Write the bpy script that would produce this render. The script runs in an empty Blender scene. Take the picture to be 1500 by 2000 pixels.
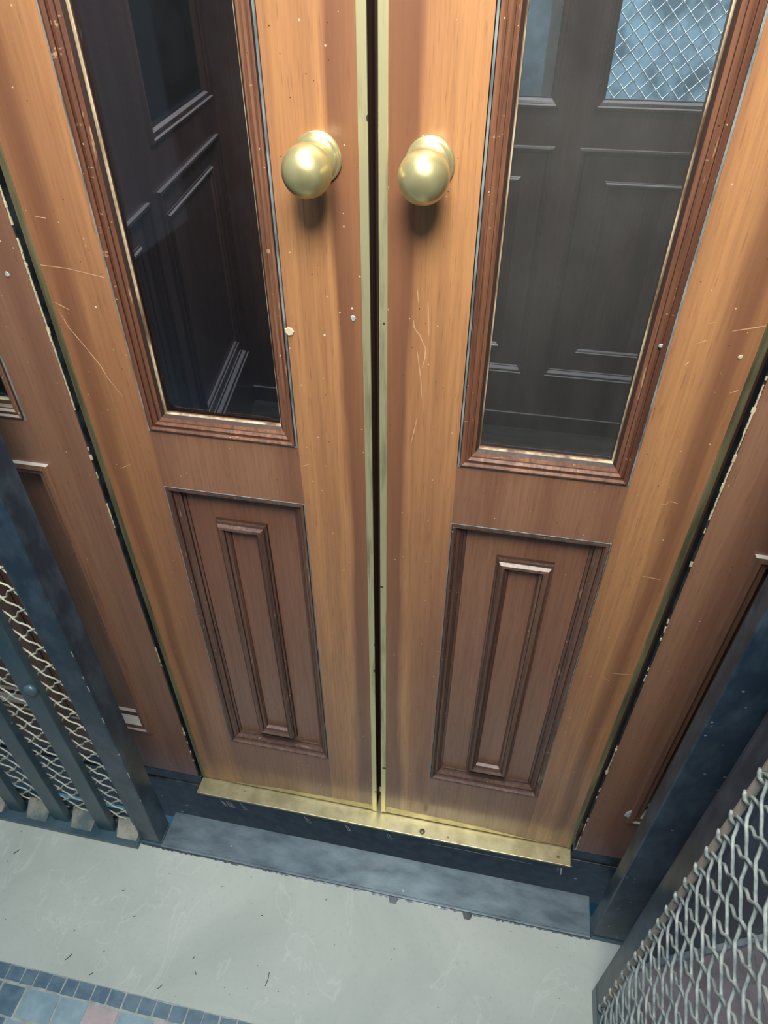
import bpy, bmesh, math, random
from mathutils import Vector, Matrix
random.seed(7)
S = bpy.context.scene
COL = S.collection
R = math.radians

# ------------------------------------------------------------------ camera
cam_d = bpy.data.cameras.new('camera')
cam = bpy.data.objects.new('camera', cam_d); COL.objects.link(cam)
cam_d.sensor_fit = 'VERTICAL'; cam_d.sensor_height = 36.0; cam_d.sensor_width = 27.0
cam_d.lens = 1330.704 * 36.0 / 2000.0
cam_d.clip_start = 0.02; cam_d.clip_end = 60
cam.location = (0.130213, -0.611452, 1.267860)
cam.rotation_euler = (R(49.9619317), R(-0.0248639), R(11.236645))
S.camera = cam

# ------------------------------------------------------------------ world, lights, exposure
W = bpy.data.worlds.new('world'); S.world = W; W.use_nodes = True
bg = W.node_tree.nodes['Background']
bg.inputs[0].default_value = (0.50, 0.72, 1.0, 1); bg.inputs[1].default_value = 0.27
S.view_settings.view_transform = 'Standard'; S.view_settings.look = 'None'
S.view_settings.exposure = 0.0; S.view_settings.gamma = 1.0; S.view_settings.use_curve_mapping = False

def area(name, loc, target, size, energy, color, shape='DISK', size_y=None):
    d = bpy.data.lights.new(name, 'AREA'); d.shape = shape; d.size = size
    if size_y: d.size_y = size_y
    d.energy = energy; d.color = color
    o = bpy.data.objects.new(name, d); COL.objects.link(o); o.location = loc
    o.rotation_euler = (Vector(target) - Vector(loc)).to_track_quat('-Z', 'Y').to_euler()
    return o
area('hall_ceiling_lamp', (0.16, -0.80, 2.05), (0.02, 0.0, 1.42), 0.55, 14.2, (1.0, 0.97, 0.88)).data.spread = R(108)
area('floor_fill', (-0.15, -0.42, 2.75), (-0.15, -0.42, 0.0), 0.9, 7.5, (0.84, 0.93, 1.0)).data.spread = R(70)  # added unseen fill aimed down at the floor, kept off the doors
area('cab_ceiling_lamp', (0.15, 0.75, 2.02), (0.0, 0.80, 0), 0.30, 7.0, (0.90, 0.90, 1.0))
area('shaft_left_fill', (-0.98, 1.15, 2.9), (-1.15, 1.3, 0.8), 0.3, 95, (0.55, 0.84, 1.0), 'RECTANGLE', 1.4)  # added fill to brighten the shaft wall behind the teal window
area('shaft_daylight', (0.35, 1.95, 2.9), (0.35, 2.25, 0.6), 0.7, 190, (0.76, 0.88, 1.0))

# ------------------------------------------------------------------ materials
def mat(name, rough=0.5, metal=0.0, coat=0.0, spec=0.5):
    m = bpy.data.materials.new(name); m.use_nodes = True
    nt = m.node_tree; b = nt.nodes['Principled BSDF']
    b.inputs['Roughness'].default_value = rough; b.inputs['Metallic'].default_value = metal
    b.inputs['Coat Weight'].default_value = coat; b.inputs['Coat Roughness'].default_value = 0.18
    b.inputs['Specular IOR Level'].default_value = spec
    return m, nt, b
def N(nt, t, **kw):
    n = nt.nodes.new(t)
    for k, v in kw.items(): setattr(n, k, v)
    return n
def mapping(nt, scale, loc=(0, 0, 0)):
    tc = N(nt, 'ShaderNodeTexCoord'); mp = N(nt, 'ShaderNodeMapping')
    mp.inputs['Scale'].default_value = scale; mp.inputs['Location'].default_value = loc
    nt.links.new(tc.outputs['Object'], mp.inputs['Vector']); return mp.outputs['Vector']
def noise(nt, scale3, s=1.0, detail=4, rough=0.55, loc=(0, 0, 0), dist=0.0):
    n = N(nt, 'ShaderNodeTexNoise'); n.inputs['Scale'].default_value = s
    n.inputs['Detail'].default_value = detail; n.inputs['Roughness'].default_value = rough
    n.inputs['Distortion'].default_value = dist
    nt.links.new(mapping(nt, scale3, loc), n.inputs['Vector']); return n.outputs['Fac']
def ramp(nt, fac, stops):
    r = N(nt, 'ShaderNodeValToRGB'); e = r.color_ramp.elements
    while len(e) < len(stops): e.new(0.5)
    for el, (p, c) in zip(e, stops):
        el.position = p; el.color = (c, c, c, 1) if isinstance(c, (int, float)) else (*c, 1)
    nt.links.new(fac, r.inputs['Fac']); return r.outputs['Color']
def mix(nt, fac, a, b, mode='MIX'):
    n = N(nt, 'ShaderNodeMix', data_type='RGBA', blend_type=mode)
    for sock, v in ((n.inputs[0], fac), (n.inputs[6], a), (n.inputs[7], b)):
        if hasattr(v, 'links') or hasattr(v, 'is_linked'): nt.links.new(v, sock)
        elif isinstance(v, (int, float)): sock.default_value = v
        else: sock.default_value = (*v, 1)
    return n.outputs[2]
def bump(nt, b, h, strength, dist=0.002):
    n = N(nt, 'ShaderNodeBump'); n.inputs['Strength'].default_value = strength; n.inputs['Distance'].default_value = dist
    nt.links.new(h, n.inputs['Height']); nt.links.new(n.outputs['Normal'], b.inputs['Normal'])
def specks(nt, scale, size, keep, seed=0.0):
    """mask of sparse small dots"""
    v = N(nt, 'ShaderNodeTexVoronoi'); v.inputs['Scale'].default_value = scale
    nt.links.new(mapping(nt, (1, 1, 1), (seed, seed, seed)), v.inputs['Vector'])
    sep = N(nt, 'ShaderNodeSeparateColor'); nt.links.new(v.outputs['Color'], sep.inputs[0])
    mm = N(nt, 'ShaderNodeMath', operation='MULTIPLY'); nt.links.new(sep.outputs[1], mm.inputs[0]); mm.inputs[1].default_value = size
    a = N(nt, 'ShaderNodeMath', operation='LESS_THAN'); nt.links.new(v.outputs['Distance'], a.inputs[0]); nt.links.new(mm.outputs[0], a.inputs[1])
    k = N(nt, 'ShaderNodeMath', operation='LESS_THAN'); nt.links.new(sep.outputs[0], k.inputs[0]); k.inputs[1].default_value = keep
    m = N(nt, 'ShaderNodeMath', operation='MULTIPLY'); nt.links.new(a.outputs[0], m.inputs[0]); nt.links.new(k.outputs[0], m.inputs[1])
    return m.outputs[0]

def wood(name, light, dark, red, rough=0.42, coat=0.25, speck=0.20, spk_col=(0.62, 0.42, 0.26), off=0.0, grain=0.5, worn=None, dust_or_light=None, heart=False):
    m, nt, b = mat(name, rough, 0, coat)
    band = noise(nt, (17, 17, 0.55), 1.0, 3, 0.5, (off, 0, off))
    if heart:         # darker heartwood streaks along the edges of the stiles
        tc = N(nt, 'ShaderNodeTexCoord'); sp = N(nt, 'ShaderNodeSeparateXYZ'); nt.links.new(tc.outputs['Object'], sp.inputs[0])
        ab = N(nt, 'ShaderNodeMath', operation='ABSOLUTE'); nt.links.new(sp.outputs[0], ab.inputs[0])
        wob = N(nt, 'ShaderNodeMath', operation='MULTIPLY_ADD'); nt.links.new(noise(nt, (30, 30, 2.2), 1.0, 3, 0.5, (2, 0, 1)), wob.inputs[0]); wob.inputs[1].default_value = 0.034; nt.links.new(ab.outputs[0], wob.inputs[2])
        hm = ramp(nt, wob.outputs[0], [(0.0, 0.0), (0.030, 0.15), (0.040, 0.85), (0.050, 0.75), (0.064, 0.05), (0.332, 0.05), (0.340, 0.95), (0.352, 0.80), (0.366, 0.45)])
    fine = noise(nt, (260, 260, 9), 1.0, 4, 0.6, (0, off, 0))
    pore = noise(nt, (620, 620, 30), 1.0, 2, 0.5)
    c = ramp(nt, band, [(0.36, light), (0.49, tuple((x + y) / 2 for x, y in zip(light, red))), (0.66, red)])
    if heart: c = mix(nt, hm, c, tuple(v * 0.82 for v in red))
    c = mix(nt, ramp(nt, fine, [(0.42, 0.0), (0.72, grain)]), c, dark)
    c = mix(nt, ramp(nt, pore, [(0.60, 0.0), (0.70, 0.40)]), c, dark)
    if speck:
        c = mix(nt, specks(nt, 95, 0.080, min(1.0, speck * 2.4), off), c, spk_col)
        c = mix(nt, specks(nt, 150, 0.09, speck * 1.2, off + 7), c, tuple(v * 0.5 for v in dark))
        c = mix(nt, specks(nt, 40, 0.046, speck * 1.5, off + 3), c, (0.72, 0.60, 0.45))
    if worn:
        for sc, o2 in (((150, 150, 16), 0.0), ((16, 150, 150), 5.0)):
            wn = noise(nt, sc, 1.0, 4, 0.6, (off + o2, 1.7, off))
            c = mix(nt, ramp(nt, wn, [(0.665, 0.0), (0.70, 0.75)]), c, worn)
    if dust_or_light:          # ledge light painted as a pale dusty tone on faces that look up
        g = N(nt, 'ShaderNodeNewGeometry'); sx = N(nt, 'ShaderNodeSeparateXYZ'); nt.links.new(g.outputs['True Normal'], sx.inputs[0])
        c = mix(nt, ramp(nt, sx.outputs[2], [(0.25, 0.0), (0.75, 1.0)]), c, dust_or_light)
    nt.links.new(c, b.inputs['Base Color'])
    nt.links.new(ramp(nt, fine, [(0.2, rough - 0.08), (0.8, rough + 0.12)]), b.inputs['Roughness'])
    bump(nt, b, fine, 0.12, 0.0006)
    return m
M = {}
M['stile'] = wood('door_stile_wood', (0.50, 0.240, 0.096), (0.16, 0.066, 0.032), (0.235, 0.096, 0.050), 0.42, 0.5, 0.22, grain=0.38, heart=True)
M['rail'] = wood('door_rail_wood', (0.31, 0.150, 0.082), (0.11, 0.046, 0.028), (0.215, 0.092, 0.052), 0.42, 0.5, off=4.0, grain=0.35)
M['panel'] = wood('door_panel_wood', (0.28, 0.130, 0.072), (0.10, 0.042, 0.026), (0.19, 0.080, 0.047), 0.42, 0.5, off=9.0, grain=0.35)
M['mould'] = wood('moulding_wood', (0.29, 0.130, 0.068), (0.05, 0.018, 0.010), (0.13, 0.045, 0.022), 0.48, 0.15, 0.30, (0.60, 0.45, 0.30), 2.0, 0.8, (0.42, 0.26, 0.14))
M['shademould'] = wood('shaded_moulding_wood', (0.17, 0.085, 0.055), (0.04, 0.018, 0.012), (0.09, 0.042, 0.028), 0.48, 0.25, 0.35, (0.55, 0.42, 0.30), 6.0, 0.8, (0.36, 0.22, 0.12))  # darker copy of the moulding wood, shade of the lower mouldings painted in
M['quirk'] = wood('dark_quirk', (0.07, 0.030, 0.018), (0.02, 0.01, 0.007), (0.035, 0.014, 0.009), 0.6, 0.0, 0)
M['side'] = wood('side_panel_wood', (0.30, 0.155, 0.092), (0.11, 0.052, 0.034), (0.20, 0.090, 0.056), 0.42, 0.5, off=14.0, grain=0.3)
M['cab'] = wood('cab_wall_wood', (0.13, 0.075, 0.062), (0.04, 0.024, 0.022), (0.085, 0.045, 0.040), 0.34, 0.4, 0.05, (0.3, 0.3, 0.3), 21.0)
M['cabmould'] = wood('cab_moulding_wood', (0.15, 0.085, 0.070), (0.03, 0.015, 0.012), (0.06, 0.028, 0.02), 0.28, 0.5, 0.05, (0.3, 0.3, 0.3), 25.0, dust_or_light=(0.60, 0.57, 0.60))
M['sidemould'] = wood('side_moulding_wood', (0.29, 0.150, 0.090), (0.08, 0.035, 0.02), (0.18, 0.08, 0.05), 0.5, 0.1, 0.2, (0.6, 0.5, 0.36), 31.0, dust_or_light=(0.46, 0.43, 0.38))

def simple(name, c1, c2, rough, metal=0.0, sc=(30, 30, 30), bumpy=0.0, sp=None, spc=(0.6, 0.62, 0.6), coat=0.0, lo=0.4, hi=0.62, spz=60):
    m, nt, b = mat(name, rough, metal, coat)
    n = noise(nt, sc, 1.0, 6, 0.6)
    c = ramp(nt, n, [(lo, c1), (hi, c2)])
    if sp: c = mix(nt, specks(nt, spz, 0.22, sp), c, spc)
    nt.links.new(c, b.inputs['Base Color'])
    if bumpy: bump(nt, b, n, bumpy, 0.002)
    return m
M['brass'] = simple('aged_brass', (0.74, 0.66, 0.36), (0.50, 0.43, 0.22), 0.42, 0.75, (40, 40, 6), 0.05, 0.15, (0.16, 0.13, 0.07))
M['brass_knob'] = simple('polished_brass', (0.74, 0.65, 0.33), (0.60, 0.52, 0.25), 0.33, 0.78, (22, 22, 22), 0.03, 0.10, (0.85, 0.78, 0.5))
M['brass_strip'] = simple('stained_brass', (0.76, 0.68, 0.38), (0.30, 0.25, 0.13), 0.42, 0.7, (70, 70, 7), 0.05, 0.3, (0.14, 0.12, 0.07), 0.0, 0.52, 0.74)
M['brass_sill'] = simple('dull_brass_plate', (0.50, 0.44, 0.26), (0.36, 0.31, 0.17), 0.36, 0.75, (30, 30, 30), 0.05, 0.15, (0.16, 0.13, 0.07))
M['brass_worn'] = simple('tarnished_brass', (0.34, 0.29, 0.15), (0.12, 0.11, 0.06), 0.42, 0.6, (60, 60, 5), 0.1)
M['groove'] = simple('dusty_groove', (0.25, 0.28, 0.27), (0.09, 0.11, 0.115), 0.8, 0, (90, 90, 30))
M['lip'] = simple('worn_inner_lip', (0.52, 0.42, 0.27), (0.14, 0.08, 0.045), 0.55, 0, (60, 60, 18))
M['chip'] = simple('cream_paint', (0.66, 0.58, 0.38), (0.50, 0.42, 0.27), 0.7, 0, (90, 90, 90))
M['scratch'] = simple('scratched_varnish', (0.62, 0.40, 0.23), (0.50, 0.28, 0.14), 0.6)
M['white'] = simple('white_paint_scuff', (0.55, 0.58, 0.56), (0.3, 0.33, 0.34), 0.7)
M['iron'] = simple('navy_painted_iron', (0.015, 0.032, 0.052), (0.060, 0.095, 0.125), 0.46, 0.0, (34, 34, 18), 0.35, 0.22, (0.16, 0.24, 0.30), 0.3, 0.42, 0.72, 90)
M['iron_teal'] = simple('teal_painted_iron', (0.025, 0.060, 0.080), (0.060, 0.105, 0.125), 0.38, 0.0, (14, 14, 6), 0.15, 0.10, (0.2, 0.28, 0.30), 0.25, 0.40, 0.70, 80)
M['black'] = simple('black_sill_face', (0.010, 0.014, 0.018), (0.035, 0.048, 0.056), 0.35, 0.0, (40, 40, 40), 0.1, 0.12, (0.35, 0.4, 0.4), 0.3)
M['plate'] = simple('slate_grey_steel', (0.075, 0.105, 0.125), (0.165, 0.215, 0.24), 0.42, 0.35, (14, 34, 34), 0.10, 0.05, (0.30, 0.34, 0.36), 0.0, 0.36, 0.66)
M['wire'] = simple('galvanised_wire', (0.47, 0.50, 0.45), (0.24, 0.28, 0.27), 0.55, 0.0, (70, 70, 70), 0.1)
M['wire_shaft'] = simple('pale_wire', (0.90, 0.92, 0.92), (0.75, 0.80, 0.82), 0.5)
M['wire_cream'] = simple('dusty_cream_wire', (0.62, 0.62, 0.49), (0.40, 0.42, 0.34), 0.6, 0.0, (60, 60, 60), 0.1)
M['dust_or_light'] = simple('dusty_ledge', (0.33, 0.31, 0.25), (0.10, 0.13, 0.13), 0.9, 0, (22, 22, 22), 0.2)
M['ledge'] = simple('lit_ledge_edge', (0.62, 0.60, 0.64), (0.35, 0.33, 0.36), 0.5, 0, (30, 30, 30))  # pale tone painting in lit ledge edges; no part uses it
M['strip'] = simple('rusty_pale_strip', (0.50, 0.40, 0.32), (0.33, 0.30, 0.25), 0.7, 0, (30, 30, 14))
M['lino'] = simple('cab_floor_lino', (0.16, 0.135, 0.10), (0.09, 0.085, 0.07), 0.45, 0, (9, 30, 9))
M['shaft'] = simple('shaft_wall_plaster', (0.24, 0.33, 0.38), (0.06, 0.11, 0.14), 0.85, 0, (8, 8, 7), 0, None, lo=0.42, hi=0.58)
M['shaft_dark'] = simple('shaft_side_paint', (0.04, 0.18, 0.27), (0.20, 0.44, 0.55), 0.6, 0, (4, 4, 3))
M['grout'] = simple('mosaic_grout', (0.36, 0.38, 0.34), (0.24, 0.27, 0.25), 0.9, 0, (60, 60, 60))
M['tile_blue'] = simple('slate_blue_tile', (0.055, 0.105, 0.150), (0.10, 0.16, 0.20), 0.45, 0, (40, 40, 40))
M['tile_mid'] = simple('grey_blue_tile', (0.16, 0.25, 0.29), (0.24, 0.33, 0.36), 0.5, 0, (25, 25, 25))
M['tile_pink'] = simple('dull_pink_tile', (0.42, 0.33, 0.33), (0.30, 0.24, 0.24), 0.5, 0, (25, 25, 25))
M['tile_cream'] = simple('cream_tile', (0.55, 0.50, 0.36), (0.45, 0.42, 0.32), 0.5, 0, (25, 25, 25))
M['debris'] = simple('dark_fibre', (0.03, 0.035, 0.03), (0.06, 0.06, 0.05), 0.9)

def concrete():
    m, nt, b = mat('smooth_grey_concrete', 0.62)
    big = noise(nt, (3.2, 3.2, 3.2), 1.0, 6, 0.6, (1, 2, 0), 0.8)
    sw = noise(nt, (9, 5, 5), 1.0, 3, 0.5, (4, 0, 0), 1.6)
    fine = noise(nt, (150, 150, 150), 1.0, 3, 0.6)
    c = ramp(nt, big, [(0.3, (0.330, 0.360, 0.315)), (0.7, (0.455, 0.475, 0.425))])
    c = mix(nt, ramp(nt, sw, [(0.395, 0.0), (0.41, 0.22), (0.425, 0.0)]), c, (0.60, 0.62, 0.57))
    c = mix(nt, ramp(nt, fine, [(0.55, 0.0), (0.8, 0.35)]), c, (0.26, 0.28, 0.25))
    c = mix(nt, specks(nt, 60, 0.12, 0.12), c, (0.12, 0.14, 0.13))
    nt.links.new(c, b.inputs['Base Color']); bump(nt, b, big, 0.25, 0.01)
    return m
M['concrete'] = concrete()

def glass(name, tint=(0.80, 0.86, 0.88), rough=0.03, smear_or_glare=0.0):
    m = bpy.data.materials.new(name); m.use_nodes = True; nt = m.node_tree; nt.nodes.clear()
    out = N(nt, 'ShaderNodeOutputMaterial'); tr = N(nt, 'ShaderNodeBsdfTransparent'); gl = N(nt, 'ShaderNodeBsdfGlossy')
    tr.inputs[0].default_value = (*tint, 1); gl.inputs['Roughness'].default_value = rough
    fr = N(nt, 'ShaderNodeFresnel'); fr.inputs[0].default_value = 1.5
    mx = N(nt, 'ShaderNodeMixShader'); nt.links.new(fr.outputs[0], mx.inputs[0]); nt.links.new(tr.outputs[0], mx.inputs[1]); nt.links.new(gl.outputs[0], mx.inputs[2])
    last = mx.outputs[0]
    if smear_or_glare:
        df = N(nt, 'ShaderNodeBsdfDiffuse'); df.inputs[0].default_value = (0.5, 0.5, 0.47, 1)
        m2 = N(nt, 'ShaderNodeMixShader'); nt.links.new(ramp(nt, noise(nt, (7, 7, 3), 1, 4, 0.6, (3, 0, 5), 0.5), [(0.35, smear_or_glare * 0.4), (0.75, smear_or_glare)]), m2.inputs[0])
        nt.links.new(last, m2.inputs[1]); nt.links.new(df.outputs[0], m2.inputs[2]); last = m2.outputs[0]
    nt.links.new(last, out.inputs[0]); return m
M['glass'] = glass('window_glass', (0.93, 0.95, 0.95), smear_or_glare=0.012)
M['glass_glare'] = glass('reflection_haze_glass', (0.90, 0.93, 0.93), smear_or_glare=0.095)  # grey film stands in for the reflection haze on the right pane
M['glass_smear'] = glass('clouded_glass', (0.55, 0.68, 0.72), 0.2, 0.5)
M['glass_teal'] = glass('teal_tinted_glass', (0.52, 0.80, 0.88), 0.03, 0.03)

# ------------------------------------------------------------------ helpers
def link(name, bm, mats, parent=None, smooth=False, bevel=0.0):
    me = bpy.data.meshes.new(name)
    bmesh.ops.recalc_face_normals(bm, faces=bm.faces[:])
    bm.to_mesh(me); bm.free()
    for m in (mats if isinstance(mats, (list, tuple)) else [mats]): me.materials.append(M[m])
    if smooth:
        for p in me.polygons: p.use_smooth = True
    o = bpy.data.objects.new(name, me); COL.objects.link(o)
    if parent: o.parent = parent
    if bevel:
        b = o.modifiers.new('bevel', 'BEVEL'); b.width = bevel; b.segments = 2; b.limit_method = 'ANGLE'
    return o
def empty(name, loc=(0, 0, 0), rz=0.0):
    o = bpy.data.objects.new(name, None); o.empty_display_size = 0.1
    COL.objects.link(o); o.location = loc; o.rotation_euler = (0, 0, rz); return o
def tag(o, label=None, cat=None, group=None, kind=None):
    if label: o['label'] = label
    if cat: o['category'] = cat
    if group: o['group'] = group
    if kind: o['kind'] = kind
    return o
def box(bm, x0, x1, y0, y1, z0, z1, mi=0):
    v = [bm.verts.new(p) for p in ((x0, y0, z0), (x1, y0, z0), (x1, y1, z0), (x0, y1, z0), (x0, y0, z1), (x1, y0, z1), (x1, y1, z1), (x0, y1, z1))]
    for f in ((0, 3, 2, 1), (4, 5, 6, 7), (0, 1, 5, 4), (1, 2, 6, 5), (2, 3, 7, 6), (3, 0, 4, 7)):
        bm.faces.new([v[i] for i in f]).material_index = mi
def boxes(name, lst, mats, parent=None, bevel=0.0):
    bm = bmesh.new()
    for b in lst: box(bm, *b)
    return link(name, bm, mats, parent, bevel=bevel)
def sweep(bm, x0, x1, z0, z1, prof, mis=None, back=None):
    """mitred moulding round a rectangle in the XZ plane; prof = [(inset, projection towards -y)]"""
    rings = []
    pts = list(prof)
    if back is not None: pts = pts + [(prof[-1][0], back), (prof[0][0], back)]
    for d, h in pts:
        rings.append([bm.verts.new(p) for p in ((x0 + d, -h, z0 + d), (x1 - d, -h, z0 + d), (x1 - d, -h, z1 - d), (x0 + d, -h, z1 - d))])
    n = len(rings); last = n if back is not None else n - 1
    for i in range(last):
        a, b = rings[i], rings[(i + 1) % n]
        for k in range(4):
            f = bm.faces.new((a[k], a[(k + 1) % 4], b[(k + 1) % 4], b[k]))
            f.material_index = (mis[i] if mis and i < len(mis) else 0)
def tube(bm, pts, r, n=6, closed_ends=True, mi=0):
    rings = []
    up = Vector((0.31, 0.17, 0.93))
    for i, p in enumerate(pts):
        a = pts[max(i - 1, 0)]; b = pts[min(i + 1, len(pts) - 1)]
        t = (Vector(b) - Vector(a)).normalized()
        u = t.cross(up).normalized(); w = t.cross(u)
        rings.append([bm.verts.new(Vector(p) + (u * math.cos(2 * math.pi * k / n) + w * math.sin(2 * math.pi * k / n)) * r) for k in range(n)])
    for a, b in zip(rings, rings[1:]):
        for k in range(n):
            f = bm.faces.new((a[k], a[(k + 1) % n], b[(k + 1) % n], b[k])); f.smooth = True; f.material_index = mi
    if closed_ends:
        bm.faces.new(rings[0][::-1]); bm.faces.new(rings[-1])
def lathe(bm, prof, axis_o, n=48, mi=0):
    """prof = [(radius, distance out towards -y)]"""
    rings = []
    ox, oy, oz = axis_o
    for r, h in prof:
        if r < 1e-6: rings.append([bm.verts.new((ox, oy - h, oz))]); continue
        rings.append([bm.verts.new((ox + r * math.cos(2 * math.pi * k / n), oy - h, oz + r * math.sin(2 * math.pi * k / n))) for k in range(n)])
    for a, b in zip(rings, rings[1:]):
        for k in range(n):
            k2 = (k + 1) % n
            vs = [a[k % len(a)], a[k2 % len(a)], b[k2 % len(b)], b[k % len(b)]]
            vs = list(dict.fromkeys(vs))
            f = bm.faces.new(vs); f.smooth = True; f.material_index = mi

WIN = [(0.0, -0.0004), (0.0003, 0.0006), (0.0022, 0.0005), (0.0026, -0.0010), (0.0031, 0.0028), (0.0052, 0.0034), (0.0078, 0.0016), (0.0080, -0.0004), (0.0108, 0.0006), (0.0136, -0.0016), (0.0140, -0.0034), (0.0176, -0.0052), (0.0206, -0.0090), (0.0212, -0.0112), (0.0222, -0.0116), (0.0222, -0.0132)]
WINM = [1, 1, 3, 3, 0, 0, 3, 0, 0, 3, 0, 3, 2, 2]
PAN = [(0.0, -0.0003), (0.0003, 0.0006), (0.0013, 0.0004), (0.0017, -0.0012), (0.0021, 0.0018), (0.0050, 0.0016), (0.0074, -0.0016), (0.0078, -0.0046), (0.0112, -0.0054), (0.0152, -0.0094), (0.0157, -0.0126), (0.0190, -0.0134), (0.0196, -0.0155)]
PANM = [1, 1, 3, 3, 0, 0, 3, 0, 0, 3, 0, 3]
RING = [(0.0, -0.0152), (0.0003, -0.0105), (0.0028, -0.0094), (0.0032, -0.0060), (0.0062, -0.0022), (0.0098, -0.0014), (0.0122, -0.0040), (0.0127, -0.0072), (0.0156, -0.0088), (0.0176, -0.0136), (0.0178, -0.0156)]
RINGM = [1, 0, 1, 0, 0, 0, 1, 0, 0, 1]
REC = 0.0150      # how far the lower panel's field lies behind the face of the door
THICK = 0.034

CABP = [(0.0, 0.0), (0.0006, 0.0085), (0.0055, 0.0098), (0.0075, 0.0060), (0.0080, 0.0030), (0.0120, 0.0020), (0.0180, -0.0080), (0.0190, -0.0120), (0.0205, -0.0155)]
CABW = [(0.0, 0.0), (0.0006, 0.0100), (0.0060, 0.0115), (0.0085, 0.0070), (0.0090, 0.0030), (0.0150, 0.0015), (0.0200, -0.0060), (0.0222, -0.0132)]
CABM = [2, 0, 0, 3, 0, 0, 3, 0]
def mould(name, rect, prof, mis, parent, mats=('mould', 'groove', 'lip', 'quirk'), back=-0.02):
    bm = bmesh.new(); sweep(bm, *rect, prof, mis, back); return link(name, bm, list(mats), parent)
def scratches(name, lines, parent, mat_='scratch', w=0.0006, y=-0.0002):
    bm = bmesh.new()
    for ln in lines:
        pts = []
        for (a, b) in zip(ln, ln[1:]):
            for t in (0, 0.25, 0.5, 0.75): pts.append((a[0] + (b[0] - a[0]) * t, a[1] + (b[1] - a[1]) * t))
        pts.append(ln[-1]); n = len(pts)
        prev = None
        for i, (x, z) in enumerate(pts):
            a = pts[max(i - 1, 0)]; b = pts[min(i + 1, n - 1)]
            d = Vector((b[0] - a[0], b[1] - a[1])).normalized(); q = Vector((-d.y, d.x))
            ww = w * (0.35 + 0.65 * math.sin(math.pi * (i + 0.3) / (n - 0.4))) * random.uniform(0.6, 1.2)
            cur = (bm.verts.new((x + q.x * ww, y, z + q.y * ww)), bm.verts.new((x - q.x * ww, y, z - q.y * ww)))
            if prev: bm.faces.new((prev[0], cur[0], cur[1], prev[1]))
            prev = cur
    return link(name, bm, mat_, parent)
def fleck(name, x, z, r, parent, y=0.0, m='chip', sq=1.0):
    bm = bmesh.new(); n = 7
    rs = [r * random.uniform(0.7, 1.2) for _ in range(n)]
    a = [bm.verts.new((x + rs[k] * math.cos(2 * math.pi * k / n), y - 0.0001, z + sq * rs[k] * math.sin(2 * math.pi * k / n))) for k in range(n)]
    b = [bm.verts.new((x + 0.8 * rs[k] * math.cos(2 * math.pi * k / n), y - 0.0009, z + sq * 0.8 * rs[k] * math.sin(2 * math.pi * k / n))) for k in range(n)]
    bm.faces.new(b); bm.faces.new(a[::-1])
    for k in range(n): bm.faces.new((a[k], a[(k + 1) % n], b[(k + 1) % n], b[k]))
    o = link(name, bm, m, parent); o['label'] = 'pale paint fleck'; return o

# ------------------------------------------------------------------ setting: landing floor, shaft walls, cab shell
fl = boxes('floor', [(-1.6, 0.47, -0.352, -0.123, -0.20, -0.050)], 'concrete'); tag(fl, kind='structure')
# mosaic beyond the concrete band
def mosaic():
    bm = bmesh.new()
    box(bm, -1.9, 1.9, -0.80, -0.352, -0.20, -0.0512, 0)
    box(bm, -1.9, 1.9, -3.4, -0.80, -0.20, -0.0505, 1)  # plain unseen slab, darkened so its reflection in the panes stays weak
    box(bm, 0.47, 1.9, -0.352, 0.16, -0.20, -0.0512, 0)
    def tile(x0, x1, y0, y1, mi):
        j = lambda: random.uniform(-0.0010, 0.0010)
        z = -0.0500 + random.uniform(-0.0003, 0.0002)
        top = [bm.verts.new((x + j(), y + j(), z)) for x, y in ((x0, y0), (x1, y0), (x1, y1), (x0, y1))]
        bot = [bm.verts.new((v.co.x, v.co.y, -0.053)) for v in top]
        bm.faces.new(top).material_index = mi
        for k in range(4): bm.faces.new((top[k], bot[k], bot[(k + 1) % 4], top[(k + 1) % 4])).material_index = mi
    x = -1.58
    while x < 0.46:
        w = random.uniform(0.0205, 0.0262); tile(x, x + w, -0.3745, -0.3535, 1); x += w + 0.0030
    y = -0.3785; row = 0
    while y > -0.80:
        h = random.uniform(0.036, 0.048); x = -1.58 + random.uniform(0, 0.03)
        while x < 0.46:
            w = random.uniform(0.038, 0.062)
            if row == 0 and -0.62 < x < -0.25: pass
            tile(x, x + w, y - h, y, random.choice((1, 2, 2, 1, 1, 3, 2, 1, 2, 2, 3, 4) if row else (2, 2, 1, 3, 2, 3, 2, 1))); x += w + 0.0036
        y -= h + 0.0036; row += 1
    # right of the open gate: larger dull pink tiles with grey-blue ones between
    y = 0.15
    while y > -0.80:
        x = 0.475
        while x < 1.3:
            tile(x, x + 0.093, y - 0.093, y, random.choice((3, 3, 3, 2, 3, 1))); x += 0.097
        y -= 0.097
    return link('floor', bm, ['grout', 'tile_blue', 'tile_mid', 'tile_pink', 'tile_cream'])
tag(mosaic(), kind='structure')
tag(boxes('wall_shaft_back', [(-1.4, 1.9, 2.45, 2.55, -1.0, 3.0)], 'shaft'), kind='structure')
tag(boxes('wall_shaft_left', [(-1.30, -1.22, 0.12, 2.45, -1.0, 3.0)], 'shaft_dark'), kind='structure')
tag(boxes('wall_hall', [(-1.9, 1.9, -3.5, -3.4, -0.2, 3.0)], 'shaft'), kind='structure')
tag(boxes('floor_pit', [(-1.4, 1.9, -0.123, 2.55, -1.05, -1.0)], 'shaft_dark'), kind='structure')

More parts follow.
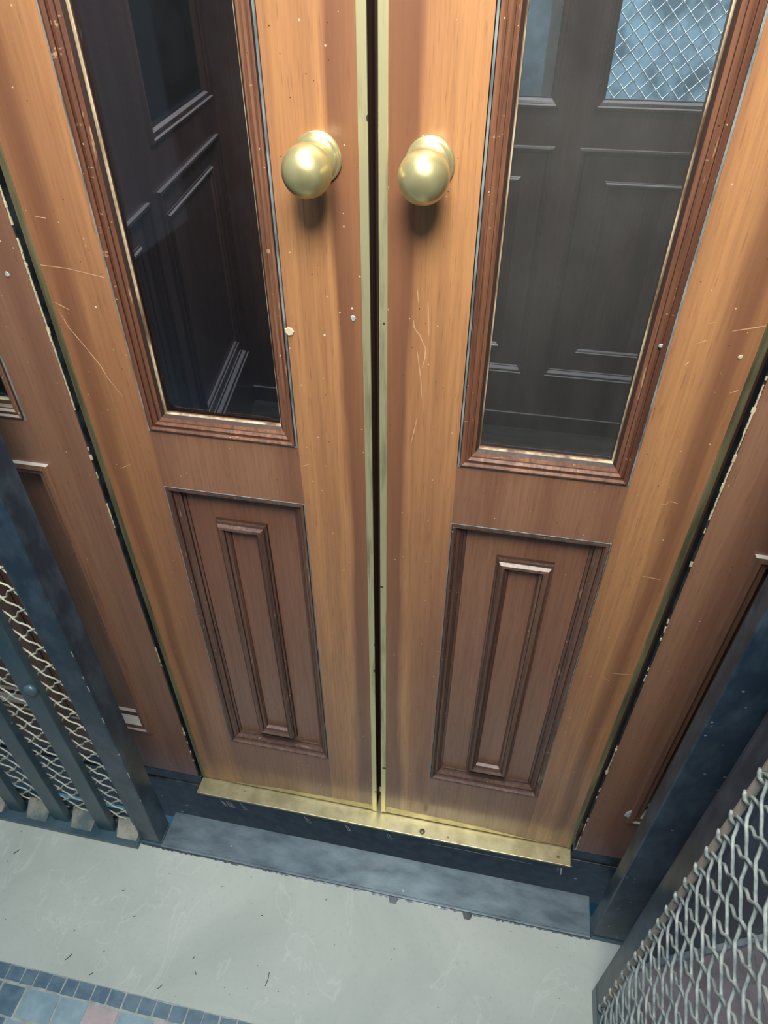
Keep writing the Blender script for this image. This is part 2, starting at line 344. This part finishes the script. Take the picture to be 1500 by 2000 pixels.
def panelled(parent, x0, x1, z0, z1, opens, wm='cab', mm='cabmould', pane='glass', ring=0.08, y0=0.0, thick=0.03, wprof=None, rprof=RING, pprof=None):
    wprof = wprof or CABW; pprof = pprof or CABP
    xs = sorted({x0, x1, *[o[0] for o in opens], *[o[1] for o in opens]})
    zs = sorted({z0, z1, *[o[2] for o in opens], *[o[3] for o in opens]})
    bm = bmesh.new()
    for xa, xb in zip(xs, xs[1:]):
        runs = []
        for za, zb in zip(zs, zs[1:]):
            cx, cz = (xa + xb) / 2, (za + zb) / 2
            if any(o[0] < cx < o[1] and o[2] < cz < o[3] for o in opens): continue
            if runs and abs(runs[-1][1] - za) < 1e-9: runs[-1][1] = zb
            else: runs.append([za, zb])
        for za, zb in runs: box(bm, xa, xb, y0, y0 + thick, za, zb)
    link('frame', bm, wm, parent)
    for (xa, xb, za, zb, kind) in opens:
        if kind == 'panel':
            boxes('panel', [(xa, xb, REC, REC + 0.008, za, zb)], wm, parent)
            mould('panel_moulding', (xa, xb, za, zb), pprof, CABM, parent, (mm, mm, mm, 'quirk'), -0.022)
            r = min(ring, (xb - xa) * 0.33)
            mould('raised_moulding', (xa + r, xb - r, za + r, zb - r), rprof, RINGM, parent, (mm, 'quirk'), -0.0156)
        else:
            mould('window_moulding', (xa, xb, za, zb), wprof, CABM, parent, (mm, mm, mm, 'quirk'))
            boxes('window_pane', [(xa + 0.01, xb - 0.01, 0.0135, 0.0175, za + 0.01, zb - 0.01)], kind, parent)

LW = math.atan(0.167686)
wl = empty('wall_left', (-0.50644, 0, 0), R(90) + LW); tag(wl, kind='structure')
panelled(wl, 0.04, 1.46, 0.0, 2.1, [(0.20, 0.742, 0.20, 0.858, 'panel'), (0.815, 1.385, 0.20, 0.858, 'panel'), (0.828, 1.375, 0.945, 1.80, 'glass_teal')], ring=0.062)
wr = empty('wall_right', (0.50644 + 0.167686 * 1.44, 1.44, 0), R(-90) - LW); tag(wr, kind='structure')
panelled(wr, 0.0, 1.42, 0.0, 2.1, [(0.075, 0.645, 0.20, 0.858, 'panel'), (0.72, 1.26, 0.20, 0.858, 'panel'), (0.085, 0.632, 0.945, 1.80, 'glass_teal')], ring=0.062)
wb = empty('wall_back', (0, 1.4, 0)); tag(wb, kind='structure')
panelled(wb, -0.76, 0.76, 0.0, 2.1, [(-0.17, 0.184, 0.20, 0.857, 'panel'), (0.2465, 0.66, 0.20, 0.857, 'panel'), (-0.17, 0.178, 0.944, 1.80, 'glass_smear'), (0.266, 0.65, 0.944, 1.80, 'glass')], ring=0.078)
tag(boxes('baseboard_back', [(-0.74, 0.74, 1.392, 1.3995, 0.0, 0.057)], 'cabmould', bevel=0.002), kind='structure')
tag(boxes('floor_cab', [(-0.78, 0.78, 0.052, 1.43, -0.05, 0.0)], 'lino'), kind='structure')
tag(boxes('ceiling', [(-0.80, 0.80, 0.0, 1.45, 2.10, 2.14)], 'cab'), kind='structure')

# front returns: coplanar with the doors, panelled like them
def side_return(s, label):
    t = empty('side_panel', (s * 0.366, 0, 0)); tag(t, label, 'wall panel')
    def P(a, b): return (min(s * a, s * b) - s * 0.366, max(s * a, s * b) - s * 0.366)
    a, b = P(0.366, 0.98 if s < 0 else 0.64)
    xa, xb = P(0.424 if s > 0 else 0.430, 0.60); wa, wb_ = P(0.4365, 0.60)
    xc, xd = P(0.66, 0.86)
    prof = [(d * 1.45, h * 1.45 if h < 0 else h * 0.62) for d, h in CABP]
    xs = [(xa, xb, 0.135, 0.752, 'panel'), (wa, wb_, 0.817, 1.85, 'glass_teal'), (xc, xd, 0.135, 0.752, 'panel'), (xc, xd, 0.817, 1.85, 'glass_teal')]
    bm = bmesh.new()
    if s > 0: xs = xs[:2]; xc, xd = xa, xb
    gx = sorted({a, b, xa, xb, xc, xd, wa, wb_}); gz = [0.0, 0.135, 0.752, 0.817, 1.85, 2.1]
    for q0, q1 in zip(gx, gx[1:]):
        for r0, r1 in zip(gz, gz[1:]):
            cx, cz = (q0 + q1) / 2, (r0 + r1) / 2
            if not any(o[0] < cx < o[1] and o[2] < cz < o[3] for o in xs): box(bm, q0, q1, 0.0, 0.034, r0, r1)
    link('frame', bm, 'side', t)
    for o in xs:
        if o[4] == 'panel':
            boxes('panel', [(o[0], o[1], 0.0225, 0.030, o[2], o[3])], 'side', t)
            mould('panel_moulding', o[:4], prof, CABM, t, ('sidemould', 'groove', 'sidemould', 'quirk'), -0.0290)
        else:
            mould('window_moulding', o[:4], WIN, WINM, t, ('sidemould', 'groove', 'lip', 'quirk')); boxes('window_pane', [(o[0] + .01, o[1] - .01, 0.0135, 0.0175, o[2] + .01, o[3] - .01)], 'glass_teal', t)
    # dark lower base in two steps
    boxes('base_board', [(*P(0.359, 0.98 if s < 0 else 0.64), -0.0005, 0.034, -0.034, -0.0006), (*P(0.359, 0.98 if s < 0 else 0.64), -0.003, 0.034, -0.20, -0.0345)], 'black', t, bevel=0.0012).__setitem__('label', 'scuffed black base board')
    # chipped edge bead next to the door
    bm = bmesh.new(); z = 0.0
    x0 = s * (0.3645 - 0.366)
    while z < 1.95:
        h = random.uniform(0.003, 0.010)
        k = math.sin(z * 23.0 + s) + math.sin(z * 61.0 + 2.0 * s) * 0.7 + random.uniform(-0.7, 0.7)
        lim = -1.35 if z > 0.84 else -0.2 if z > 0.72 else (0.1 if z < 0.34 and s > 0 else (0.9 if z < 0.30 else 1.3))
        box(bm, x0 - 0.0009, x0 + 0.0009, 0.0008, 0.014, z, z + h, 0)
        if k > lim:
            w = random.uniform(0.0004, 0.0010) + (0.0008 if random.random() < 0.08 else 0); q = random.uniform(-0.0002, 0.0002)
            box(bm, x0 + q - w, x0 + q + w, -random.uniform(0.0001, 0.0006), 0.0010, z, z + h, 1)
        z += h
    link('jamb_bead', bm, ['black', 'chip'], t).__setitem__('label', 'black edge bead with chipped cream paint')
    if s < 0: fleck('paint_fleck', -0.39 + 0.366, 1.0012, 0.0032, t, m='white')
    else: fleck('paint_fleck', 0.426 - 0.366, 0.159, 0.010, t, y=-0.001, m='white', sq=1.6)
    return t
side_return(-1, 'brown wooden side panel left of the double doors, partly behind the barred mesh screen')
side_return(1, 'brown wooden side panel right of the double doors, behind the navy iron post')

# ------------------------------------------------------------------ the two door leaves
def door(s, label, scr):
    t = empty('elevator_door', (s * 0.3555, 0, 0)); tag(t, label, 'door', kind='thing')
    ox = s * 0.3555
    def P(a, b): return (min(s * a, s * b) - ox, max(s * a, s * b) - ox)
    WI, WO, WB, WT = 0.0913, 0.2745, 0.823, 1.86
    PI_, PO, PB, PT = 0.0897, 0.2742, 0.1557, 0.7404
    z0, z1 = 0.0035, 2.0
    boxes('stile', [(*P(0.0125, 0.0905), 0, THICK, z0, z1)], 'stile', t)
    boxes('stile', [(*P(0.2745, 0.3480), 0, THICK, z0, z1)], 'stile', t)
    boxes('rail', [(*P(0.0905, 0.2745), 0, THICK, z0, PB)], 'rail', t)
    boxes('rail', [(*P(0.0905, 0.2745), 0, THICK, PT, WB)], 'rail', t)
    boxes('rail', [(*P(0.0905, 0.2745), 0, THICK, WT, z1)], 'rail', t)
    wa, wb2 = P(WI, WO); pa, pb = P(PI_, PO)
    mould('window_moulding', (wa, wb2, WB, WT), WIN, WINM, t)
    boxes('window_pane', [(wa + 0.012, wb2 - 0.012, 0.0136, 0.0176, WB + 0.012, WT - 0.012)], 'glass' if s < 0 else 'glass_glare', t)
    boxes('panel', [(pa, pb, REC, REC + 0.010, PB, PT)], 'panel', t)
    mould('panel_moulding', (pa, pb, PB, PT), PAN, PANM, t, ('shademould', 'groove', 'lip', 'quirk'), back=-0.022)
    ca, cb = P(0.1838 - 0.0352, 0.1838 + 0.0352)
    mould('raised_moulding', (ca, cb, 0.1920, 0.6860), RING, RINGM, t, ('shademould', 'quirk'), -0.0156)
    # brass angle strips on both vertical edges, shoe along the foot
    boxes('strip_core', [(*P(0.0052, 0.0125), 0.0012, THICK - 0.004, 0.004, z1)], 'quirk', t)
    boxes('edge_strip', [(*P(0.0043, 0.0126), -0.0022, 0.0010, 0.0015, z1)], 'brass_strip', t, bevel=0.0006)['label'] = 'brass edge strip'
    boxes('edge_strip', [(*P(0.3480, 0.3555), -0.0012, THICK - 0.004, 0.0035, z1)], 'brass_worn', t, bevel=0.0006)['label'] = 'tarnished brass edge strip'
    bm = bmesh.new()
    xi, xo = s * 0.0128 - ox, s * 0.300 - ox
    hi = 0.0200 if s > 0 else 0.0170
    for (y, f) in ((-0.0007, 0), ):
        a = bm.verts.new((xi, y, 0.0037)); b = bm.verts.new((xo, y, 0.0037)); c = bm.verts.new((xo, y, 0.0045)); d = bm.verts.new((s * 0.20 - ox, y, 0.0045 + hi * 0.55)); e = bm.verts.new((xi, y, 0.004 + hi))
        a2, b2, c2, d2, e2 = [bm.verts.new((v.co.x, 0.0, v.co.z)) for v in (a, b, c, d, e)]
        bm.faces.new((a, b, c, d, e)); bm.faces.new((a2, b2, c2, d2, e2))
        for p, q, r_, u in ((a, b, b2, a2), (b, c, c2, b2), (c, d, d2, c2), (d, e, e2, d2), (e, a, a2, e2)): bm.faces.new((p, q, r_, u))
    link('kick_strip', bm, 'brass_sill', t)['label'] = 'worn brass strip'
    # knob: stem and ball, with a stepped rosette behind it
    kx = s * 0.0478 - ox; kz = 1.1268
    bm = bmesh.new()
    ball = [(0.0075, 0.004), (0.0075, 0.013), (0.0090, 0.0160), (0.0140, 0.0190), (0.0184, 0.0240), (0.0205, 0.0300), (0.0209, 0.0360), (0.0200, 0.0425), (0.0172, 0.0484), (0.0132, 0.0526), (0.0084, 0.0552), (0.0040, 0.0562), (0.0, 0.0564)]
    lathe(bm, ball, (kx, 0, kz - 0.0025), 64)
    kn = link('knob', bm, 'brass_knob', t); kn['label'] = 'round brass knob'
    kn.modifiers.new('s', 'SUBSURF').levels = 1; kn.modifiers['s'].render_levels = 2
    bm = bmesh.new()
    lathe(bm, [(0.0, 0.0), (0.0205, 0.0), (0.0208, 0.0022), (0.0192, 0.0034), (0.0180, 0.0034), (0.0176, 0.0050), (0.0160, 0.0068), (0.0120, 0.0078), (0.0080, 0.0080)], (kx, 0, kz), 64)
    link('rosette', bm, 'brass_knob', kn)
    for l in scr: scratches('scratch', [[(x - ox, z) for x, z in l]], t)['label'] = 'light scratch in the varnish'
    return t, ox
L_SCR = [[(-0.348, 1.0141), (-0.319, 1.0127), (-0.2786, 1.0063)], [(-0.3454, 0.975), (-0.3302, 0.9679)], [(-0.3443, 0.9684), (-0.3376, 0.947), (-0.3256, 0.9272), (-0.3136, 0.9055), (-0.3079, 0.8882), (-0.2962, 0.8665)], [(-0.3365, 1.0623), (-0.3249, 1.0611)], [(-0.3281, 0.76), (-0.312, 0.7687)], [(-0.089, 0.7975), (-0.0782, 0.8026)]]
R_SCR = [[(0.3218, 1.0036), (0.3315, 1.0064), (0.3475, 1.011)], [(0.3002, 1.0083), (0.306, 1.0108)], [(0.2958, 0.9889), (0.3014, 0.9924), (0.3042, 0.9931)], [(0.2919, 0.9675), (0.2945, 0.9714)], [(0.3383, 0.9432), (0.3448, 0.9472)], [(0.3094, 0.8049), (0.3163, 0.8046), (0.3183, 0.8091)], [(0.319, 0.8106), (0.3286, 0.808)], [(0.0378, 0.989), (0.0386, 0.9812), (0.0443, 0.9738), (0.0504, 0.9609), (0.0503, 0.9498), (0.0476, 0.9383)], [(0.0403, 1.0193), (0.0422, 1.0061)], [(0.0509, 1.0078), (0.0533, 0.9746)], [(0.0423, 0.9574), (0.047, 0.9267), (0.0488, 0.9061)], [(0.0448, 0.8809), (0.0391, 0.8468)], [(0.3217, 0.5119), (0.3470, 0.5157)], [(0.3126, 0.5005), (0.3219, 0.4949)], [(0.324, 0.3787), (0.3392, 0.3833)], [(0.318, 0.6968), (0.3386, 0.695)]]
dl, oxl = door(-1, 'left brown wooden elevator door leaf with tall glass pane and brass knob', L_SCR)
dr, oxr = door(1, 'right brown wooden elevator door leaf with tall glass pane and brass knob', R_SCR)
fleck('paint_fleck', -0.0216 - oxl, 0.9853, 0.0030, dl, m='white')
fleck('paint_fleck', -0.0880 - oxl, 0.9665, 0.0046, dl, y=-0.001, m='chip')
fleck('paint_fleck', 0.336 - oxr, 0.980, 0.0022, dr, m='chip')
fleck('paint_fleck', 0.2655 - oxr, 0.9857, 0.0020, dr, y=-0.003, m='white')
# rebate that closes the gap between the leaves from behind
rb = boxes('meeting_stile', [(0.0045 - oxr, 0.0125 - oxr, THICK - 0.003, THICK + 0.006, 0.02, 1.98), (-0.016 - oxr, 0.0125 - oxr, THICK + 0.004, THICK + 0.012, 0.02, 1.98)], 'cab', dr); rb['label'] = 'dark rebate strip behind the gap'

# ------------------------------------------------------------------ sill and threshold
sl = empty('door_sill', (0, 0, -0.05)); tag(sl, 'long brass sill strip under the double doors with black face below', 'sill')
boxes('sill_plate', [(-0.3555, 0.3560, -0.0320, 0.052, 0.0440, 0.0500)], 'brass_sill', sl, bevel=0.0008)['label'] = 'brass sill plate'
bf = boxes('fascia', [(-0.3575, 0.3580, -0.0300, 0.030, -0.15, 0.0438)], 'black', sl); bf['label'] = 'scuffed black face'
bm = bmesh.new()
def stroke(bm, pts, w, y):
    for (a, b) in zip(pts, pts[1:]):
        d = Vector((b[0] - a[0], b[1] - a[1])).normalized(); q = Vector((-d.y, d.x)) * w
        bm.faces.new([bm.verts.new((p[0] + k * q.x, y, p[1] + k * q.y)) for p, k in ((a, 1), (b, 1), (b, -1), (a, -1))])
for x in (-0.310, -0.299, -0.294, -0.268, -0.14, -0.06, 0.02):
    for k in range(3): stroke(bm, [(x + k * 0.003, 0.036 - k * 0.004), (x + 0.004 + k * 0.003, 0.022 - random.uniform(0, 0.01)), (x + 0.006 + k * 0.003, 0.012)], random.uniform(0.0003, 0.0008), -0.0304)
stroke(bm, [(0.10, 0.026), (0.18, 0.0275), (0.29, 0.0262)], 0.0007, -0.0304)
stroke(bm, [(0.342, 0.034), (0.345, 0.006)], 0.0013, -0.0304); stroke(bm, [(0.336, 0.034), (0.338, 0.020)], 0.0006, -0.0304)
link('scuff', bm, 'white', sl)['label'] = 'white scuff marks'
for x in (0.086, ):
    bm = bmesh.new(); lathe(bm, [(0.0, 0.0), (0.0052, 0.0), (0.005, 0.0012), (0.0036, 0.0022), (0, 0.0024)], (0, 0, 0), 20)
    o = link('screw', bm, 'brass_worn', sl); o.rotation_euler = (R(-90), 0, 0); o.location = (x - 0.0, -0.022, 0.0500)

tp = empty('threshold_plate', (0, -0.09, -0.05)); tag(tp, 'slate grey steel threshold plate between brass sill and concrete', 'threshold')
boxes('plate', [(-0.3975, 0.3965, -0.0335, 0.034, -0.004, 0.0030)], 'plate', tp, bevel=0.0010)
boxes('front_lip', [(-0.3975, 0.3965, -0.0350, -0.0300, -0.004, 0.0042)], 'plate', tp, bevel=0.0012)
bm = bmesh.new(); prev = None; x = -0.4365
while x < 0.40:
    w = 0.0015 + random.random() ** 3 * 0.0026
    if abs(x - 0.052) < 0.006 or abs(x - 0.185) < 0.006: w = 0.011
    cur = (bm.verts.new((x, -0.0345, 0.0007)), bm.verts.new((x, -0.0350 - w, 0.0003)))
    if prev: bm.faces.new((prev[0], prev[1], cur[1], cur[0]))
    prev = cur; x += 0.0035
link('sealant', bm, 'black', tp)['label'] = 'ragged black sealant line'

# ------------------------------------------------------------------ iron posts
def post(name, x0, x1, y0, y1, label, chips):
    t = empty(name, ((x0 + x1) / 2, (y0 + y1) / 2, -0.05)); tag(t, label, 'post')
    cx, cy = (x0 + x1) / 2, (y0 + y1) / 2
    boxes('shaft', [(x0 - cx, x1 - cx, y0 - cy, y1 - cy, 0.0, 2.2)], 'iron', t, bevel=0.0018)
    boxes('foot_plate', [(x0 - cx - 0.001, x1 - cx + 0.001, y0 - cy - 0.003, y1 - cy + 0.002, -0.0005, 0.008)], 'iron_teal', t, bevel=0.001)
    for (ex, ey, za, zb, w) in chips:
        boxes('bare_edge', [(ex - cx - w, ex - cx + w, ey - cy - w, ey - cy + w, za + 0.05, zb + 0.05)], 'white', t)['label'] = 'pale worn edge mark'
    return t
ch = []
z = 0.17
while z < 0.66:
    h = random.uniform(0.007, 0.026); ch.append((0.4515, -0.1215, z, z + h, random.uniform(0.0005, 0.0012))); z += h + random.uniform(0.012, 0.024)
post('iron_post', 0.3975, 0.4520, -0.1220, -0.0930, 'navy painted iron post with worn edge, right of the doors', ch)
ch = [(-0.3980, -0.1215, z0, z0 + random.uniform(0.004, 0.02), 0.0005) for z0 in (0.12, 0.2, 0.27, 0.36, 0.44, 0.47, 0.52)]
post('iron_post', -0.4370, -0.3975, -0.1220, -0.0830, 'navy painted iron post beside the barred screen, left of the doors', ch)

# ------------------------------------------------------------------ crimped wire mesh
def wires(u0, u1, v0, v1, pitch, r, to3, phase=(0.0, 0.0), n=5, crimp=0.0011, wave=0.0012, pin=0.004):
    """two families of 45 degree crimped wires in a (u, v) rectangle; pitch = diamond height"""
    bm = bmesh.new()
    for fam in (1, -1):
        # v = fam*u + c
        cs = []
        cmin = v0 - max(fam * u0, fam * u1); cmax = v1 - min(fam * u0, fam * u1)
        k = math.floor(cmin / pitch) - 1
        while k * pitch + phase[0 if fam == 1 else 1] < cmax:
            c = k * pitch + phase[0 if fam == 1 else 1]; k += 1
            if c <= cmin: continue
            ua, ub = u0, u1
            if fam == 1: ua = max(u0, v0 - c); ub = min(u1, v1 - c)
            else: ua = max(u0, c - v1); ub = min(u1, c - v0)
            if ub - ua < pitch * 0.2: continue
            st = pitch / 8; m = max(2, int((ub - ua) / st)); pts = []
            for i in range(m + 1):
                u = ua + (ub - ua) * i / m; v = fam * u + c
                # crossings: other family c2 = v + fam*u
                other = (v + fam * u - phase[1 if fam == 1 else 0]) / pitch
                par = (k % 2)
                off = math.cos(math.pi * (other + par)) * crimp * fam
                wv = math.sin(2 * math.pi * other) * wave
                pts.append(to3(u + wv, v - fam * wv, off))
            tube(bm, pts, r, n)
    return bm

# ------------------------------------------------------------------ left barred screen
ls = empty('mesh_screen', (-0.70, -0.11, -0.05)); tag(ls, 'dark teal barred iron screen with cream wire mesh, left of the doors', 'metal screen')
def LX(x): return x + 0.70
xr = -0.4920
for i in range(6):
    b = boxes('bar', [(LX(xr - 0.0330), LX(xr), -0.0100, 0.0030, 0.006, 2.15)], 'iron_teal', ls, bevel=0.0012); xr -= 0.0950
boxes('base_rail', [(LX(-1.06), LX(-0.4375), -0.0270, 0.0250, 0.0005, 0.0120), (LX(-1.06), LX(-0.4375), 0.014, 0.025, 0.012, 0.034)], 'iron_teal', ls, bevel=0.0012)
boxes('backing_angle', [(LX(-0.4560), LX(-0.4375), 0.0035, 0.0060, 0.02, 2.15)], 'iron', ls)
xr = -0.4920 + 0.0950 - 0.0350
for i in range(6):
    bm = bmesh.new(); xa, xb = LX(xr - 0.0570), LX(xr - 0.004)
    if i == 0: xb = LX(-0.4375)
    v = [bm.verts.new(p) for p in ((xa + 0.006, -0.018, 0.0125), (xb - 0.006, -0.018, 0.0125), (xb, 0.013, 0.0345), (xa, 0.013, 0.0345), (xa, 0.013, 0.0125), (xb, 0.013, 0.0125))]
    bm.faces.new((v[0], v[1], v[2], v[3])); bm.faces.new((v[0], v[3], v[4])); bm.faces.new((v[1], v[5], v[2])); bm.faces.new((v[3], v[2], v[5], v[4])); bm.faces.new((v[0], v[4], v[5], v[1]))
    link('foot_gusset', bm, 'dust_or_light', ls)['label'] = 'dusty beige foot plate'; xr -= 0.0950
# diamond mesh behind the bars: crossings on x = -0.469, 0.04 high
u_off = -0.469
bm = wires(-1.05, -0.4385, -0.02, 1.60, 0.04, 0.00145, lambda u, v, o: (LX(u), 0.0095 + o, v + 0.05), ((0.4555 + 0.469) % 0.04, (0.4555 - 0.469) % 0.04), 6, 0.0012, 0.0014)
link('wire_mesh', bm, 'wire_cream', ls)['label'] = 'cream crimped wire mesh'
for (bx, bz) in ((-0.4990, 0.4180),):
    bm = bmesh.new(); lathe(bm, [(0.0, 0.0), (0.0105, 0.0), (0.0108, 0.004), (0.008, 0.008), (0.0, 0.0095)], (LX(bx), -0.010, bz + 0.05), 24)
    link('bolt', bm, 'iron_teal', ls)

# ------------------------------------------------------------------ right open gate, standing perpendicular to the doors
g = empty('mesh_gate', (0.4, -0.205, -0.05)); tag(g, 'open iron gate of crimped grey wire mesh, right foreground', 'gate')
def GY(y): return y + 0.205
boxes('stile', [(-0.0030, 0.0040, GY(-0.2370), GY(-0.2030), 0.016, 2.15), (-0.0030, 0.0300, GY(-0.2055), GY(-0.2015), 0.016, 2.15)], 'iron', g, bevel=0.001)
boxes('stile', [(-0.0030, 0.0040, GY(-0.94), GY(-0.905), 0.016, 2.15)], 'iron', g, bevel=0.001)
boxes('bottom_rail', [(-0.0040, 0.0050, GY(-0.94), GY(-0.2030), 0.0020, 0.034)], 'iron_teal', g, bevel=0.001)
boxes('top_rail', [(-0.0040, 0.0050, GY(-0.94), GY(-0.2030), 2.115, 2.15)], 'iron', g, bevel=0.001)
bm = bmesh.new(); z = 0.06
while z < 2.0:
    h = random.uniform(0.03, 0.07); box(bm, -0.0036, 0.0045 + random.uniform(0, 0.0008), GY(-0.2392), GY(-0.2368), z, z + h); z += h + random.uniform(0, 0.004)
link('clamp_strip', bm, 'strip', g)['label'] = 'pale rusty strip clamping the mesh'
zc = 0.661
bm = wires(-0.905, -0.2375, -0.018, 1.45, 0.0387, 0.00185, lambda u, v, o: (0.0022 + o, GY(u), v + 0.05), ((zc + 0.2385) % 0.0387, (zc - 0.2385) % 0.0387), 6, 0.0014, 0.0013)
z = zc % 0.0387
while z < 1.45:                       # bent wire ends hooked over the stile
    tube(bm, [(-0.0034, GY(-0.2366), z + 0.0560), (-0.0042, GY(-0.2385), z + 0.0525), (-0.0034, GY(-0.2408), z + 0.0485), (0.0010, GY(-0.2430), z + 0.0445)], 0.0021, 6)
    z += 0.0387
link('wire_mesh', bm, 'wire', g)['label'] = 'grey crimped wire mesh with bent wire ends'

# dark sheet metal side screen behind the gate
ss = empty('sheet_screen', (0.47, -0.150, -0.05), R(22)); tag(ss, 'dark mottled metal screen behind the open mesh gate', 'metal screen')
boxes('sheet', [(0.0, 0.36, 0.0, 0.004, 0.014, 1.9)], 'iron_teal', ss)
boxes('edge_angle', [(-0.004, 0.018, -0.004, 0.010, 0.0, 1.9)], 'iron', ss, bevel=0.001)
boxes('foot_strip', [(0.0, 0.36, -0.010, 0.0, 0.0005, 0.014)], 'white', ss, bevel=0.001)['label'] = 'pale foot strip'

# ------------------------------------------------------------------ mesh screen of the shaft beyond the cab's back window
rs = empty('shaft_mesh', (0.45, 1.50, 0)); tag(rs, 'pale diamond wire mesh seen through the right glass pane', 'wire mesh')
bm = wires(-0.30, 0.50, 0.80, 1.95, 0.0400, 0.0019, lambda u, v, o: (u, o, v), (0.01, 0.02), 5, 0.001, 0.0)
link('wire_mesh', bm, 'wire_shaft', rs)
boxes('frame', [(-0.32, 0.52, -0.01, 0.01, 0.77, 0.80), (-0.32, 0.52, -0.01, 0.01, 1.95, 1.98), (-0.32, -0.29, -0.01, 0.01, -1.0, 1.98), (0.49, 0.52, -0.01, 0.01, -1.0, 1.98)], 'iron', rs)

# ------------------------------------------------------------------ debris on the concrete
bm = bmesh.new()
DEB = [(-0.66, -0.185, 0.9, 0.012), (-0.47, -0.325, 1.0, 0.013), (-0.39, -0.245, 0.4, 0.004), (-0.262, -0.285, 1.2, 0.005), (-0.25, -0.305, 2.3, 0.006), (-0.42, -0.34, 0.8, 0.006), (-0.30, -0.335, 0.9, 0.009), (-0.13, -0.29, 1.55, 0.02), (-0.43, -0.21, 0.3, 0.004), (-0.17, -0.2, 0.2, 0.003)]
for x, y, a, l in DEB:
    c, s_ = math.cos(a), math.sin(a)
    pts = [(x - c * l / 2, y - s_ * l / 2, -0.0494), (x + s_ * l * 0.06, y - c * l * 0.06, -0.0490), (x + c * l / 2, y + s_ * l / 2, -0.0494)]
    tube(bm, pts, 0.0006, 5)
for k in range(40):
    x, y = random.uniform(-0.75, 0.39), random.uniform(-0.345, -0.135); q = random.uniform(0.0005, 0.0011); box(bm, x, x + q * 1.6, y, y + q, -0.0501, -0.0497)
tag(link('floor_debris', bm, 'debris'), 'dark fibres and grit scattered over the grey concrete floor', 'debris', kind='stuff')
